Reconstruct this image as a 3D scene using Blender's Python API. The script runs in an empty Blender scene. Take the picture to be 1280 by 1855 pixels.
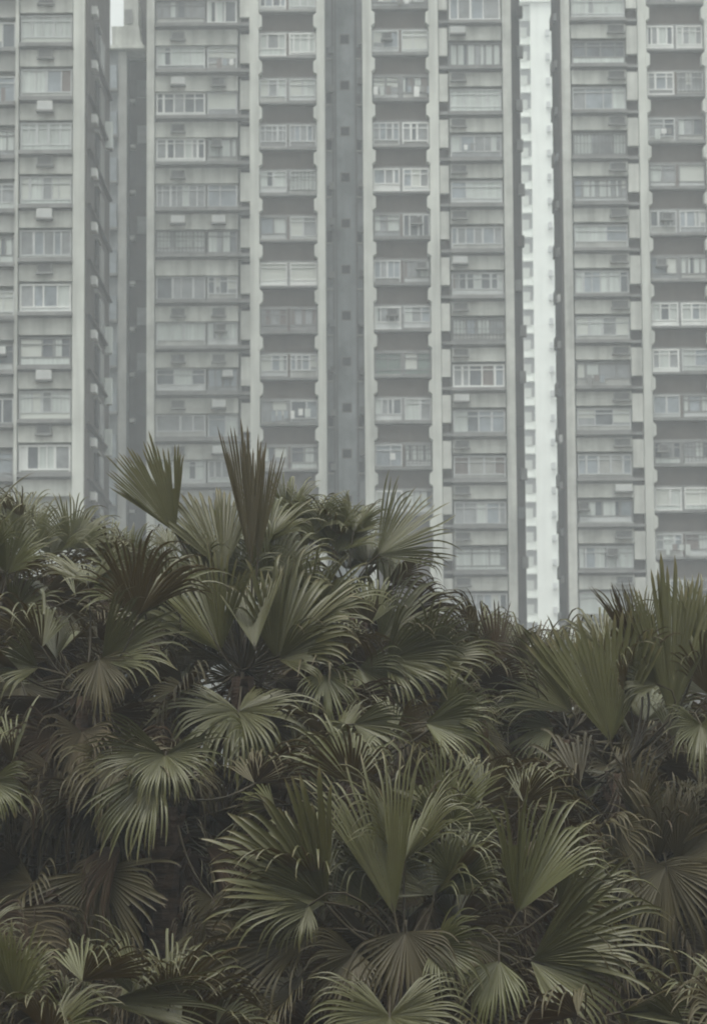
import bpy, bmesh, math, random
import numpy as np
from mathutils import Vector, Matrix

R_ = math.radians
scene = bpy.context.scene
COL = scene.collection
rng = random.Random(11)

# ------------------------------------------------------------------ camera
F = 5000.0
PITCH, ROLL, CAMZ = R_(5.72), R_(-0.38), 6.0
fwd = Vector((0, math.cos(PITCH), math.sin(PITCH)))
r0 = Vector((1, 0, 0)); u0 = Vector((0, -math.sin(PITCH), math.cos(PITCH)))
right = r0 * math.cos(ROLL) + u0 * math.sin(ROLL)
up = -r0 * math.sin(ROLL) + u0 * math.cos(ROLL)
EYE = Vector((0, 0, CAMZ))

def at(px, py, Y):
    """world point seen at photo pixel (px, py) at distance Y in front of the camera"""
    d = fwd + right * ((px - 640) / F) + up * ((927.5 - py) / F)
    return EYE + d * (Y / d.y)

cam = bpy.data.cameras.new('camera'); camo = bpy.data.objects.new('camera', cam); COL.objects.link(camo)
camo.matrix_world = Matrix.Translation(EYE) @ Matrix((right, up, -fwd)).transposed().to_4x4()
cam.sensor_fit = 'VERTICAL'; cam.sensor_height = 36; cam.lens = F / 1855 * 36
cam.clip_start = 0.5; cam.clip_end = 4000
cam.dof.use_dof = True; cam.dof.focus_distance = 21.5; cam.dof.aperture_fstop = 5.6
scene.camera = camo

# ------------------------------------------------------------------ render / world / light
scene.render.engine = 'CYCLES'
scene.view_settings.view_transform = 'Standard'
scene.view_settings.look = 'None'
scene.view_settings.exposure = 0.12
scene.view_settings.gamma = 1.0
cy = scene.cycles
cy.use_denoising = True
cy.max_bounces = 6; cy.diffuse_bounces = 3; cy.glossy_bounces = 2; cy.transmission_bounces = 4
cy.transparent_max_bounces = 8; cy.volume_bounces = 1
cy.pixel_filter_type = 'BLACKMAN_HARRIS'; cy.filter_width = 1.9

SUN_EL, SUN_AZ = R_(72), R_(205)     # sun high behind the camera, a little to the left (azimuth clockwise from +Y)
world = bpy.data.worlds.new('World'); scene.world = world; world.use_nodes = True
nt = world.node_tree; nt.nodes.clear()
sky = nt.nodes.new('ShaderNodeTexSky'); sky.sky_type = 'NISHITA'; sky.sun_disc = False
sky.sun_elevation = SUN_EL; sky.sun_rotation = SUN_AZ; sky.dust_density = 6.0; sky.air_density = 1.0; sky.ozone_density = 1.0
hs = nt.nodes.new('ShaderNodeHueSaturation'); hs.inputs['Saturation'].default_value = 0.12
mix = nt.nodes.new('ShaderNodeMix'); mix.data_type = 'RGBA'; mix.inputs['Factor'].default_value = 0.6
mix.inputs['B'].default_value = (6.1, 6.45, 5.95, 1)      # the even cloud deck
bg = nt.nodes.new('ShaderNodeBackground'); bg.inputs['Strength'].default_value = 0.12
wo = nt.nodes.new('ShaderNodeOutputWorld')
nt.links.new(sky.outputs[0], hs.inputs['Color']); nt.links.new(hs.outputs[0], mix.inputs['A'])
# an overcast deck is brighter overhead than near the horizon
gtc = nt.nodes.new('ShaderNodeTexCoord'); gsx = nt.nodes.new('ShaderNodeSeparateXYZ'); gmr = nt.nodes.new('ShaderNodeMapRange')
gmr.inputs['From Min'].default_value = 0.05; gmr.inputs['From Max'].default_value = 1.0
gmr.inputs['To Min'].default_value = 0.84; gmr.inputs['To Max'].default_value = 2.75
gvm = nt.nodes.new('ShaderNodeVectorMath'); gvm.operation = 'SCALE'
nt.links.new(gtc.outputs['Generated'], gsx.inputs[0]); nt.links.new(gsx.outputs['Z'], gmr.inputs['Value'])
nt.links.new(mix.outputs['Result'], gvm.inputs[0]); nt.links.new(gmr.outputs[0], gvm.inputs['Scale'])
nt.links.new(gvm.outputs[0], bg.inputs[0]); nt.links.new(bg.outputs[0], wo.inputs[0])

sl = bpy.data.lights.new('sun', 'SUN'); sl.energy = 1.0; sl.angle = R_(35); sl.color = (1.0, 0.97, 0.91)
so = bpy.data.objects.new('sun', sl); COL.objects.link(so)
sd = Vector((math.sin(SUN_AZ) * math.cos(SUN_EL), math.cos(SUN_AZ) * math.cos(SUN_EL), math.sin(SUN_EL)))
so.rotation_euler = sd.to_track_quat('Z', 'Y').to_euler(); so.location = (-20, -40, 90)

# ------------------------------------------------------------------ materials
def mat(name, col, rough=0.8, var=0.18, scale=(1, 1, 1), spec=0.3, bump=0.0, streak=0.0, nscale=1.5, tone=0.1):
    m = bpy.data.materials.new(name); m.use_nodes = True
    t = m.node_tree; b = t.nodes['Principled BSDF']
    b.inputs['Roughness'].default_value = rough; b.inputs['Specular IOR Level'].default_value = spec
    tc = t.nodes.new('ShaderNodeTexCoord'); mp = t.nodes.new('ShaderNodeMapping')
    mp.inputs['Scale'].default_value = scale
    t.links.new(tc.outputs['Object'], mp.inputs[0])
    n = t.nodes.new('ShaderNodeTexNoise'); n.inputs['Scale'].default_value = nscale; n.inputs['Detail'].default_value = 6
    n.inputs['Roughness'].default_value = 0.65
    t.links.new(mp.outputs[0], n.inputs['Vector'])
    oi = t.nodes.new('ShaderNodeObjectInfo')
    rp = t.nodes.new('ShaderNodeValToRGB')
    lo = [c * (1 - var * 1.6) for c in col]; hi = [min(1, c * (1 + var)) for c in col]
    rp.color_ramp.elements[0].position = 0.3; rp.color_ramp.elements[1].position = 0.7
    rp.color_ramp.elements[0].color = (*lo, 1); rp.color_ramp.elements[1].color = (*hi, 1)
    t.links.new(n.outputs['Fac'], rp.inputs[0])
    out = rp.outputs[0]
    if streak:
        mp2 = t.nodes.new('ShaderNodeMapping'); mp2.inputs['Scale'].default_value = (1.1, 1.1, 0.07)
        t.links.new(tc.outputs['Object'], mp2.inputs[0])
        n2 = t.nodes.new('ShaderNodeTexNoise'); n2.inputs['Scale'].default_value = 1.6; n2.inputs['Detail'].default_value = 5
        t.links.new(mp2.outputs[0], n2.inputs['Vector'])
        r2 = t.nodes.new('ShaderNodeMapRange'); r2.inputs['From Min'].default_value = 0.42; r2.inputs['From Max'].default_value = 0.7
        r2.inputs['To Min'].default_value = 1.0; r2.inputs['To Max'].default_value = 1.0 - streak
        t.links.new(n2.outputs['Fac'], r2.inputs[0])
        vm = t.nodes.new('ShaderNodeVectorMath'); vm.operation = 'SCALE'
        t.links.new(out, vm.inputs[0]); t.links.new(r2.outputs[0], vm.inputs['Scale']); out = vm.outputs[0]
    mr = t.nodes.new('ShaderNodeMapRange'); mr.inputs['To Min'].default_value = 1 - tone; mr.inputs['To Max'].default_value = 1 + tone
    t.links.new(oi.outputs['Random'], mr.inputs['Value'])
    vt = t.nodes.new('ShaderNodeVectorMath'); vt.operation = 'SCALE'
    t.links.new(out, vt.inputs[0]); t.links.new(mr.outputs[0], vt.inputs['Scale']); out = vt.outputs[0]
    t.links.new(out, b.inputs['Base Color'])
    if bump:
        bp = t.nodes.new('ShaderNodeBump'); bp.inputs['Strength'].default_value = bump; bp.inputs['Distance'].default_value = 0.05
        t.links.new(n.outputs['Fac'], bp.inputs['Height']); t.links.new(bp.outputs[0], b.inputs['Normal'])
    return m

M = {
 'cream':   mat('cream_render',   (0.535, 0.545, 0.505), 0.9, 0.16, streak=0.32, nscale=0.6, bump=0.1),
 'pier':    mat('pale_pier',      (0.59, 0.605, 0.56), 0.85, 0.08, streak=0.3, nscale=0.5),
 'greywall': mat('grey_render',   (0.385, 0.39, 0.37), 0.9, 0.16, streak=0.22, nscale=0.6),
 'brown':   mat('brown_spandrel', (0.15, 0.13, 0.115), 0.85, 0.12, streak=0.1, nscale=0.8),
 'slab':    mat('shade_grey_slab',   (0.21, 0.21, 0.205), 0.9, 0.2, nscale=1.2),  # grey chosen to imitate shadow on ledge edges and undersides
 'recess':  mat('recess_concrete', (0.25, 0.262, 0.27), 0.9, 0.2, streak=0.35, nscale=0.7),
 'side':    mat('shaded_concrete',  (0.09, 0.08, 0.072), 0.9, 0.3, streak=0.3, nscale=0.45),  # concrete darkened to imitate shade on side and recessed walls
 'white':   mat('white_tower_paint', (0.80, 0.83, 0.785), 0.8, 0.04, streak=0.08, nscale=0.4),
 'fr_white': mat('white_frame',   (0.66, 0.67, 0.65), 0.5, 0.08),
 'fr_grey': mat('aluminium_frame', (0.50, 0.515, 0.51), 0.45, 0.1),
 'fr_dark': mat('dark_frame',     (0.22, 0.22, 0.22), 0.5, 0.1),
 'glass_d': mat('dark_glass',     (0.12, 0.13, 0.14), 0.15, 0.3, spec=0.5, nscale=0.9),
 'glass_m': mat('grey_glass',     (0.275, 0.285, 0.29), 0.25, 0.25, spec=0.5, nscale=0.9),
 'glass_b': mat('blue_grey_glass', (0.28, 0.31, 0.335), 0.25, 0.25, spec=0.5, nscale=0.9),
 'curtain': mat('pale_curtain',   (0.51, 0.545, 0.52), 0.6, 0.14, scale=(9, 1, 0.4), nscale=0.8),
 'blind':   mat('cream_blind',    (0.52, 0.54, 0.50), 0.6, 0.05, scale=(0.3, 1, 12), nscale=0.8),
 'warm':    mat('brown_curtain',  (0.20, 0.175, 0.165), 0.7, 0.12, scale=(9, 1, 0.4), nscale=0.8),
 'green':   mat('green_glass',    (0.17, 0.21, 0.19), 0.3, 0.1, spec=0.4),
 'ac':      mat('appliance_white', (0.62, 0.63, 0.61), 0.5, 0.06),
 'acgrey':  mat('appliance_grey', (0.22, 0.22, 0.215), 0.6, 0.15),
 'dark':    mat('dark_opening',   (0.03, 0.03, 0.03), 0.9, 0.2),
 'pipe':    mat('pipe_iron',      (0.13, 0.13, 0.128), 0.7, 0.2),
}

# ------------------------------------------------------------------ mesh builder
class MB:
    def __init__(self): self.v = []; self.f = []; self.m = []; self.mats = []
    def mi(self, m):
        if m not in self.mats: self.mats.append(m)
        return self.mats.index(m)
    def box(self, x0, x1, y0, y1, z0, z1, m):
        if x0 > x1: x0, x1 = x1, x0
        if z0 > z1: z0, z1 = z1, z0
        b = len(self.v); k = self.mi(m)
        self.v += [(x0,y0,z0),(x1,y0,z0),(x1,y1,z0),(x0,y1,z0),(x0,y0,z1),(x1,y0,z1),(x1,y1,z1),(x0,y1,z1)]
        for q in ((0,3,2,1),(4,5,6,7),(0,1,5,4),(1,2,6,5),(2,3,7,6),(3,0,4,7)):
            self.f.append(tuple(b + i for i in q)); self.m.append(k)
    def prism(self, poly, y0, y1, m):
        """poly: (x, z) outline seen from the front, anticlockwise"""
        b = len(self.v); n = len(poly); k = self.mi(m)
        self.v += [(x, y0, z) for x, z in poly] + [(x, y1, z) for x, z in poly]
        self.f.append(tuple(b + i for i in range(n))); self.m.append(k)
        self.f.append(tuple(b + n + i for i in reversed(range(n)))); self.m.append(k)
        for i in range(n):
            j = (i + 1) % n
            self.f.append((b + j, b + i, b + n + i, b + n + j)); self.m.append(k)
    def build(self, name, parent=None):
        me = bpy.data.meshes.new(name); me.from_pydata(self.v, [], self.f)
        for m in self.mats: me.materials.append(M[m])
        me.polygons.foreach_set('material_index', self.m)
        me.update()
        o = bpy.data.objects.new(name, me); COL.objects.link(o)
        if parent: o.parent = parent
        return o

def tag(o, label, cat=None, group=None, kind=None):
    if label: o['label'] = label
    if cat: o['category'] = cat
    if group: o['group'] = group
    if kind: o['kind'] = kind
    return o
def empty(name, loc=(0, 0, 0)):
    o = bpy.data.objects.new(name, None); COL.objects.link(o); o.location = loc; o.empty_display_size = 0.5
    return o

def X(px, Y, py=500): return at(px, py, Y).x
def Z(px, py, Y): return at(px, py, Y).z

# ------------------------------------------------------------------ windows
FILLS = ['glass_d'] * 3 + ['glass_m'] * 4 + ['glass_b'] * 3 + ['curtain'] * 7 + ['blind'] * 2 + ['warm']
def window(parent, x0, x1, z0, z1, yf, rnd, n=None, frame=None, fills=None, parapet=None, pmat=None, label=None, transom=None):
    """an enclosed window bay: panes set in a frame, a lower panel, a sill"""
    w, h = x1 - x0, z1 - z0
    if frame is None: frame = rnd.choices(['fr_grey', 'fr_dark', 'fr_white'], [6, 3.4, 0.6])[0]
    if n is None: n = max(2, round(w / rnd.choice([0.45, 0.6, 0.75, 0.95])))
    if parapet is None: parapet = rnd.choice([0.0, 0.16, 0.22, 0.25, 0.28])
    if pmat is None: pmat = rnd.choice(['greywall', 'fr_grey', 'glass_m', 'curtain', 'greywall', 'fr_grey'])
    zb = z0 + parapet * h
    base = rnd.choice(FILLS)
    cuts = [0.0]
    for i in range(n): cuts.append(cuts[-1] + rnd.choice([1, 1, 1, 0.7, 1.35]))
    cuts = [x0 + w * c / cuts[-1] for c in cuts]
    p = MB(); fr = MB()
    tz = z1 - (transom if transom is not None else rnd.choice([0, 0, 0.3, 0.36])) 
    for i in range(n):
        f = fills[i % len(fills)] if fills else (base if rnd.random() < 0.55 else rnd.choice(FILLS))
        a, b = cuts[i], cuts[i + 1]
        if f in ('curtain', 'warm') and rnd.random() < 0.45 and fills is None:
            c = a + (b - a) * rnd.uniform(0.4, 0.75)
            p.box(a, c, yf + 0.07, yf + 0.11, zb, z1, f); p.box(c, b, yf + 0.08, yf + 0.12, zb, z1, rnd.choice(['glass_d', 'glass_m']))
        elif f == 'blind' and rnd.random() < 0.6 and fills is None:
            c = zb + (z1 - zb) * rnd.uniform(0.15, 0.5)
            p.box(a, b, yf + 0.07, yf + 0.11, c, z1, f); p.box(a, b, yf + 0.08, yf + 0.12, zb, c, 'glass_m')
        else:
            p.box(a, b, yf + 0.07, yf + 0.11, zb, z1, f)
    p.box(x0, x1, yf + 0.12, yf + 0.3, z0, z1, 'dark')
    if parapet > 0: p.box(x0, x1, yf + 0.02, yf + 0.118, z0, zb - 0.002, pmat)
    o = p.build('window', parent)
    if label: o['label'] = label
    e = 0.07 if frame != 'fr_white' else 0.09
    fr.box(x0 - 0.005, x0 + e, yf - 0.02, yf + 0.14, z0, z1, frame); fr.box(x1 - e, x1 + 0.005, yf - 0.02, yf + 0.14, z0, z1, frame)
    fr.box(x0 + e, x1 - e, yf - 0.017, yf + 0.137, z1 - e, z1 + 0.003, frame)
    fr.box(x0 + e, x1 - e, yf - 0.017, yf + 0.137, zb - e / 2, zb + e / 2, frame)
    for i in range(1, n):
        t = rnd.choice([0.03, 0.045, 0.07])
        fr.box(cuts[i] - t, cuts[i] + t, yf + 0.0, yf + 0.12, zb + e / 2, z1 - e, frame)
    if tz < z1: fr.box(x0 + e, x1 - e, yf + 0.006, yf + 0.116, tz - 0.03, tz + 0.03, frame)
    fr.build('window_frame', o)
    s = MB(); s.box(x0 - 0.02, x1 + 0.02, yf - 0.12, yf + 0.2, z0 - 0.09, z0 - 0.004, 'fr_white' if frame == 'fr_white' and rnd.random() < .8 else rnd.choice(['slab', 'greywall', 'slab']))
    s.build('sill', o)
    return o

def air_conditioner(parent, x0, x1, z0, z1, yf, yb, m='acgrey'):
    a = MB(); a.box(x0, x1, yf, yb, z0, z1, m)
    k = 4
    for i in range(k):
        zz = z0 + (z1 - z0) * (i + 0.7) / (k + 0.6)
        a.box(x0 + 0.05, x1 - 0.05, yf - 0.012, yf - 0.002, zz, zz + (z1 - z0) * 0.09, 'dark' if m == 'acgrey' else 'fr_grey')
    a.box(x0 - 0.06, x1 + 0.06, yf - 0.12, yb, z0 - 0.09, z0 - 0.003, 'slab')
    return a.build('air_conditioner', parent)

def pier(parent, x0, x1, y0, y1, zt, side, zones, bulge=0.19):
    """pale full-height pier whose inner edge swells out at every spandrel; side +1: swells to +x"""
    p = MB()
    p.box(x0, x1, y0, y1, 0, zt, 'pier')
    for za, zb in zones:
        e = x1 if side > 0 else x0
        q = [(e - side * 0.05, za), (e, za), (e + side * bulge, za + 0.16), (e + side * bulge, zb - 0.16), (e, zb), (e - side * 0.05, zb)]
        if side < 0: q = q[::-1]
        p.prism(q, y0 - 0.06, y1 - 0.15, 'pier')
    return p.build('pier', parent)

TOP = 66.0
SPECIAL = {}
# column, row, index -> overrides copied from what the photograph shows
SPECIAL['B', 0, 0] = dict(frame='fr_white', n=4, fills=['glass_d', 'glass_b'], parapet=.12, pmat='fr_grey')
SPECIAL['B', 0, 1] = dict(frame='fr_grey', n=3, fills=['curtain'], parapet=.12, pmat='fr_grey')
SPECIAL['B', 1, 0] = dict(frame='fr_white', n=3, fills=['curtain', 'glass_m', 'curtain'], parapet=.3, pmat='curtain')
SPECIAL['B', 1, 1] = dict(frame='fr_white', n=4, fills=['curtain'], parapet=.12, pmat='fr_white')
SPECIAL['B', 2, 0] = dict(frame='fr_grey', n=3, fills=['blind', 'glass_m', 'curtain'])
SPECIAL['B', 2, 1] = dict(frame='fr_grey', n=2, fills=['blind', 'curtain'])
SPECIAL['B', 3, 0] = dict(frame='fr_grey', n=5, fills=['glass_m'], parapet=.25, pmat='fr_dark')
SPECIAL['B', 3, 1] = dict(frame='fr_grey', n=5, fills=['glass_m', 'glass_b'], parapet=.25, pmat='fr_dark')
SPECIAL['B', 5, 1] = dict(frame='fr_grey', n=2, fills=['blind', 'glass_m'], parapet=.1)
SPECIAL['B', 6, 0] = dict(frame='fr_white', n=1, fills=['blind'], parapet=.2, pmat='fr_white', label='wide window with a cream blind all the way down')
SPECIAL['B', 6, 1] = dict(frame='fr_white', n=1, fills=['blind'], parapet=.2, pmat='fr_white')
SPECIAL['B', 7, 0] = dict(frame='fr_dark', n=4, fills=['glass_m', 'warm'], parapet=.25, pmat='fr_dark')
SPECIAL['B', 7, 1] = dict(frame='fr_dark', n=5, fills=['warm', 'glass_m'], parapet=.25, pmat='fr_dark')
SPECIAL['C', 1, 1] = dict(frame='fr_grey', n=2, fills=['blind', 'blind'], parapet=.12, pmat='fr_white')
SPECIAL['C', 3, 0] = dict(frame='fr_grey', n=4, fills=['glass_m', 'glass_b'], parapet=.2, pmat='slab')
SPECIAL['C', 3, 1] = dict(frame='fr_white', n=3, fills=['glass_m', 'glass_d', 'glass_m'], parapet=.15, pmat='slab')
SPECIAL['C', 4, 0] = dict(frame='fr_white', n=3, fills=['glass_b', 'glass_m'], parapet=.3, pmat='fr_white', label='window with a bright white frame and white lower panel')
SPECIAL['C', 4, 1] = dict(frame='fr_white', n=3, fills=['glass_b', 'blind', 'glass_m'], parapet=.15, pmat='fr_grey')
SPECIAL['C', 6, 0] = dict(frame='fr_grey', n=4, fills=['glass_b', 'glass_m', 'glass_b'], parapet=.2, pmat='slab')
SPECIAL['C', 8, 0] = dict(frame='fr_dark', n=2, fills=['green'], parapet=.2, pmat='green', label='dark green glazed balcony window')
SPECIAL['C', 8, 1] = dict(frame='fr_dark', n=2, fills=['blind', 'green'], parapet=.2, pmat='green')
SPECIAL['D', 0, 0] = dict(frame='fr_white', n=4, fills=['glass_b', 'glass_m'], parapet=.0, transom=0, label='big white framed window with grey glass')
SPECIAL['D', 2, 0] = dict(frame='fr_grey', n=4, fills=['curtain'], parapet=.2, pmat='curtain')
SPECIAL['D', 4, 0] = dict(frame='fr_grey', n=3, fills=['glass_b', 'curtain', 'curtain'], parapet=.2)
SPECIAL['D', 5, 0] = dict(frame='fr_grey', n=6, fills=['glass_b', 'glass_m'], parapet=.22, pmat='greywall')
SPECIAL['D', 8, 0] = dict(frame='fr_white', n=5, fills=['glass_m', 'glass_m', 'glass_d', 'warm', 'glass_b'], parapet=.0, transom=0.32, label='white framed window with small square panes')
SPECIAL['D', 10, 0] = dict(frame='fr_grey', n=4, fills=['warm', 'greywall', 'greywall'], parapet=.15)
SPECIAL['E', 5, 0] = dict(frame='fr_grey', n=3, fills=['curtain', 'curtain', 'glass_b'], parapet=.25, pmat='greywall')
SPECIAL['E', 7, 0] = dict(frame='fr_grey', n=4, fills=['blind', 'curtain', 'glass_m', 'blind'], parapet=.15)
SPECIAL['E', 10, 0] = dict(frame='fr_grey', n=5, fills=['glass_b', 'glass_b', 'greywall', 'greywall'], parapet=.1)
SPECIAL['F', 1, 0] = dict(frame='fr_white', n=4, fills=['glass_d', 'glass_m', 'curtain'], parapet=.14, pmat='fr_white')
SPECIAL['F', 1, 1] = dict(frame='fr_white', n=4, fills=['curtain', 'glass_m'], parapet=.14, pmat='fr_white')
SPECIAL['F', 2, 0] = dict(frame='fr_white', n=3, fills=['glass_m', 'glass_b', 'glass_m'], parapet=.2, pmat='fr_dark')
SPECIAL['F', 4, 0] = dict(frame='fr_dark', n=2, fills=['curtain', 'glass_m'], parapet=.2)
SPECIAL['F', 4, 1] = dict(frame='fr_dark', n=1, fills=['blind'], parapet=.2)
SPECIAL['F', 7, 0] = dict(frame='fr_white', n=3, fills=['curtain', 'glass_d', 'curtain'], parapet=.2, pmat='fr_white')
SPECIAL['F', 7, 1] = dict(frame='fr_white', n=3, fills=['curtain', 'glass_b', 'curtain'], parapet=.2, pmat='fr_white')
SPECIAL['F', 8, 0] = dict(frame='fr_white', n=3, fills=['glass_m', 'curtain'], parapet=.12, pmat='fr_white')
SPECIAL['F', 11, 0] = dict(frame='fr_white', n=2, fills=['blind', 'curtain'], parapet=.2, pmat='curtain')
SPECIAL['F', 11, 1] = dict(frame='fr_white', n=2, fills=['blind'], parapet=.2, pmat='curtain')
SPECIAL['A', 2, 0] = dict(frame='fr_white', n=5, fills=['glass_d', 'glass_d', 'glass_m'], parapet=.08, transom=.36, label='white framed window with dark panes')
SPECIAL['A', 2, 1] = dict(frame='fr_grey', n=1, fills=['blind'], parapet=.25, pmat='glass_m')
SPECIAL['A', 3, 0] = dict(frame='fr_white', n=6, fills=['glass_m', 'glass_d', 'glass_m', 'curtain'], parapet=.1)
SPECIAL['L', 1, 0] = dict(frame='fr_grey', n=5, fills=['curtain'], parapet=.2, pmat='blind')
SPECIAL['L', 2, 0] = dict(frame='fr_grey', n=4, fills=['curtain', 'curtain', 'glass_b', 'warm'], parapet=.15)
SPECIAL['L', 3, 0] = dict(frame='fr_grey', n=5, fills=['curtain'], parapet=.2, pmat='curtain')
SPECIAL['L', 4, 0] = dict(frame='fr_grey', n=5, fills=['blind', 'curtain', 'glass_m', 'blind', 'blind'], parapet=.15)
SPECIAL['L', 5, 0] = dict(frame='fr_grey', n=5, fills=['glass_m', 'glass_b'], parapet=.08)
SPECIAL['L', 6, 0] = dict(frame='fr_white', n=4, fills=['glass_m', 'glass_b', 'glass_b', 'curtain'], parapet=.15, pmat='fr_grey')
SPECIAL['L', 8, 0] = dict(frame='fr_grey', n=5, fills=['curtain', 'blind', 'glass_m', 'curtain'], parapet=.22, pmat='blind')
SPECIAL['L', 9, 0] = dict(frame='fr_white', n=5, fills=['fr_white', 'glass_d', 'curtain', 'curtain', 'glass_m'], parapet=.1, label='window with a bright white door at its end')

def balcony_column(parent, key, px0, px1, bottoms, Y, pl, pr, rnd, limit):
    """pier | window pairs over brown spandrels | pier.  bottoms(k) = photo y of the underside of row k"""
    cxp = (px0 + px1) / 2
    x0, x1 = X(px0, Y), X(px1, Y)
    xm0, xm1 = X(px0 + (px1 - px0) * 0.475, Y), X(px0 + (px1 - px0) * 0.525, Y)
    zones = []
    for k in range(-1, 16):
        yb = bottoms(k)
        zt = Z(cxp, yb - 46, Y); zb = Z(cxp, yb, Y); zn = Z(cxp, yb + 37, Y)
        zones.append((zn + 0.2, zb - 0.15))
        if yb - 46 > limit: break
        sp = MB(); sp.box(x0, x1, Y + 0.75, Y + 1.0, zn - 0.1, zb + 0.05, 'brown'); sp.build('spandrel', parent)
        sl_ = MB(); sl_.box(x0 - 0.02, x1 + 0.02, Y + 0.1, Y + 0.76, zb, zb + 0.12, 'slab'); sl_.build('balcony_slab', parent)
        for i, (a, b) in enumerate(((x0 + 0.04, xm0), (xm1, x1 - 0.04))):
            window(parent, a, b, zb + 0.23, zt, Y + 0.3, rnd, **SPECIAL.get((key, k, i), {}))
            if (key, k, i) not in SPECIAL: clutter(parent, a, b, zb + 0.3, zt, Y + 0.3, rnd)
        dv = MB(); dv.box(xm0 + 0.01, xm1 - 0.01, Y + 0.32, Y + 0.6, zb + 0.124, zt, rnd.choice(['brown', 'slab', 'fr_dark'])); 
        dv.box(x0, x1, Y + 0.34, Y + 0.62, zt + 0.004, zt + 0.14, 'slab')
        dv.build('balcony_divider', parent)
    if pl: pier(parent, X(pl[0], Y), X(pl[1], Y), Y - 0.1, Y + 2.2, TOP, 1, zones)
    if pr: pier(parent, X(pr[0], Y), X(pr[1], Y), Y - 0.1, Y + 2.2, TOP, -1, zones)

def plain_column(parent, key, px0, px1, ledges, Y, rnd, limit, split=None, acs=(), band=25, win=39, ledge=(px for px in ()), wallmat='cream', lx=None, acprob=0.75):
    """window band, shade-grey ledge, pale wall band with air-conditioner shelves, repeated"""
    cxp = (px0 + px1) / 2
    x0, x1 = X(px0, Y), X(px1, Y)
    l0, l1 = (X(lx[0], Y), X(lx[1], Y)) if lx else (x0 - 0.1, x1 + 0.15)
    for k in range(-1, 16):
        yl = ledges(k)
        zl = Z(cxp, yl, Y)
        ztop = Z(cxp, yl - 8 - win, Y); zw0 = Z(cxp, yl - 7, Y)
        zband_top = Z(cxp, yl + 7, Y); zband_bot = Z(cxp, yl + 7 + band + 3, Y)
        if yl - win - 8 > limit: break
        bnd = MB(); bnd.box(x0 - 0.05, x1 + 0.05, Y - 0.02, Y + 0.5, zband_bot, zband_top, wallmat); bnd.build('wall_band', parent)
        lg = MB(); lg.box(l0, l1, Y - 0.4, Y + 0.5, zl - 0.1, zl + 0.1, 'slab')
        lg.box(l0 + 0.1, l1 - 0.1, Y - 0.02, Y + 0.5, zband_top + 0.004, zl - 0.104, 'slab')  # grey strip below the ledge, painted where its shadow falls
        lg.build('ledge', parent)
        cells = [(x0, x1)] if split is None else [(x0, X(split - 2, Y)), (X(split + 2, Y), x1)]
        for i, (a, b) in enumerate(cells):
            window(parent, a, b, zw0, ztop, Y + 0.12, rnd, **SPECIAL.get((key, k, i), {}))
            if (key, k, i) not in SPECIAL: clutter(parent, a, b, zw0, ztop, Y + 0.12, rnd)
        for j, (a, b, ya, yb_) in enumerate(acs):
            if rnd.random() < acprob:
                white = rnd.random() < 0.12 or (key, k) in WHITE_AC
                air_conditioner(parent, X(a, Y), X(b, Y), Z(cxp, yl + yb_, Y), Z(cxp, yl + ya, Y), Y - 0.42 if white else Y - 0.2, Y - 0.03, 'ac' if white else 'acgrey')
WHITE_AC = {('L', 2), ('L', 7)}

def clutter(parent, x0, x1, z0, z1, yf, rnd):
    """what people hang outside: a unit in a window, washing on a pole, a caged grille"""
    r = rnd.random()
    if r < 0.16:
        a = rnd.uniform(x0, x1 - 0.75); zz = z1 - rnd.uniform(0.5, 0.62)
        air_conditioner(parent, a, a + 0.62, zz, zz + 0.4, yf - 0.3, yf + 0.05, rnd.choice(['acgrey', 'ac', 'acgrey']))
    elif r < 0.30:
        q = MB(); n = rnd.randint(2, 4); zz = z0 + rnd.uniform(0.5, 0.75); a = rnd.uniform(x0, x0 + (x1 - x0) * 0.4)
        q.box(a - 0.1, min(x1, a + n * 0.42), yf - 0.33, yf - 0.31, zz, zz + 0.03, 'pipe')
        for i in range(n):
            h = rnd.uniform(0.3, 0.7); q.box(a + i * 0.4, a + i * 0.4 + rnd.uniform(0.2, 0.36), yf - 0.335, yf - 0.305, zz - h, zz - 0.005, rnd.choice(['curtain', 'warm', 'glass_b', 'fr_white', 'acgrey']))
        q.build('washing_line', parent)
    elif r < 0.42:
        q = MB(); n = int((x1 - x0) / 0.22)
        for i in range(n + 1):
            xx = x0 + (x1 - x0) * i / n; q.box(xx - 0.014, xx + 0.014, yf - 0.2, yf - 0.17, z0, z1 - 0.1, 'pipe')
        for zz in (z0 + 0.02, (z0 + z1) / 2, z1 - 0.1): q.box(x0, x1, yf - 0.168, yf - 0.15, zz, zz + 0.03, 'pipe')
        q.build('window_grille', parent)

def wallbox(parent, name, pxa, pxb, y0, y1, z0, z1, m, ref=None):
    Yr = ref or y0
    b = MB(); b.box(X(pxa, Yr), X(pxb, Yr), y0, y1, z0, z1, m); return b.build(name, parent)

def panels(parent, pxa, pxb, tops, h, Y, limit):
    """pale upright panels beside the pier with a dark open notch between each pair"""
    c = (pxa + pxb) / 2
    for k in range(-1, 16):
        y = tops(k)
        if y > limit: break
        b = MB(); b.box(X(pxa, Y), X(pxb, Y), Y - 0.05, Y + 0.6, Z(c, y + h, Y), Z(c, y, Y), 'cream')
        b.build('side_panel', parent)
        n = MB(); n.box(X(pxa, Y) + 0.03, X(pxb, Y), Y + 0.3, Y + 0.6, Z(c, y + h + 31, Y), Z(c, y + h, Y) - 0.004, 'side')
        n.box(X(pxa, Y) + 0.02, X(pxb, Y), Y - 0.1, Y + 0.3, Z(c, y + h + 24, Y), Z(c, y + h + 19, Y), 'slab')
        n.build('open_notch', parent)

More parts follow.
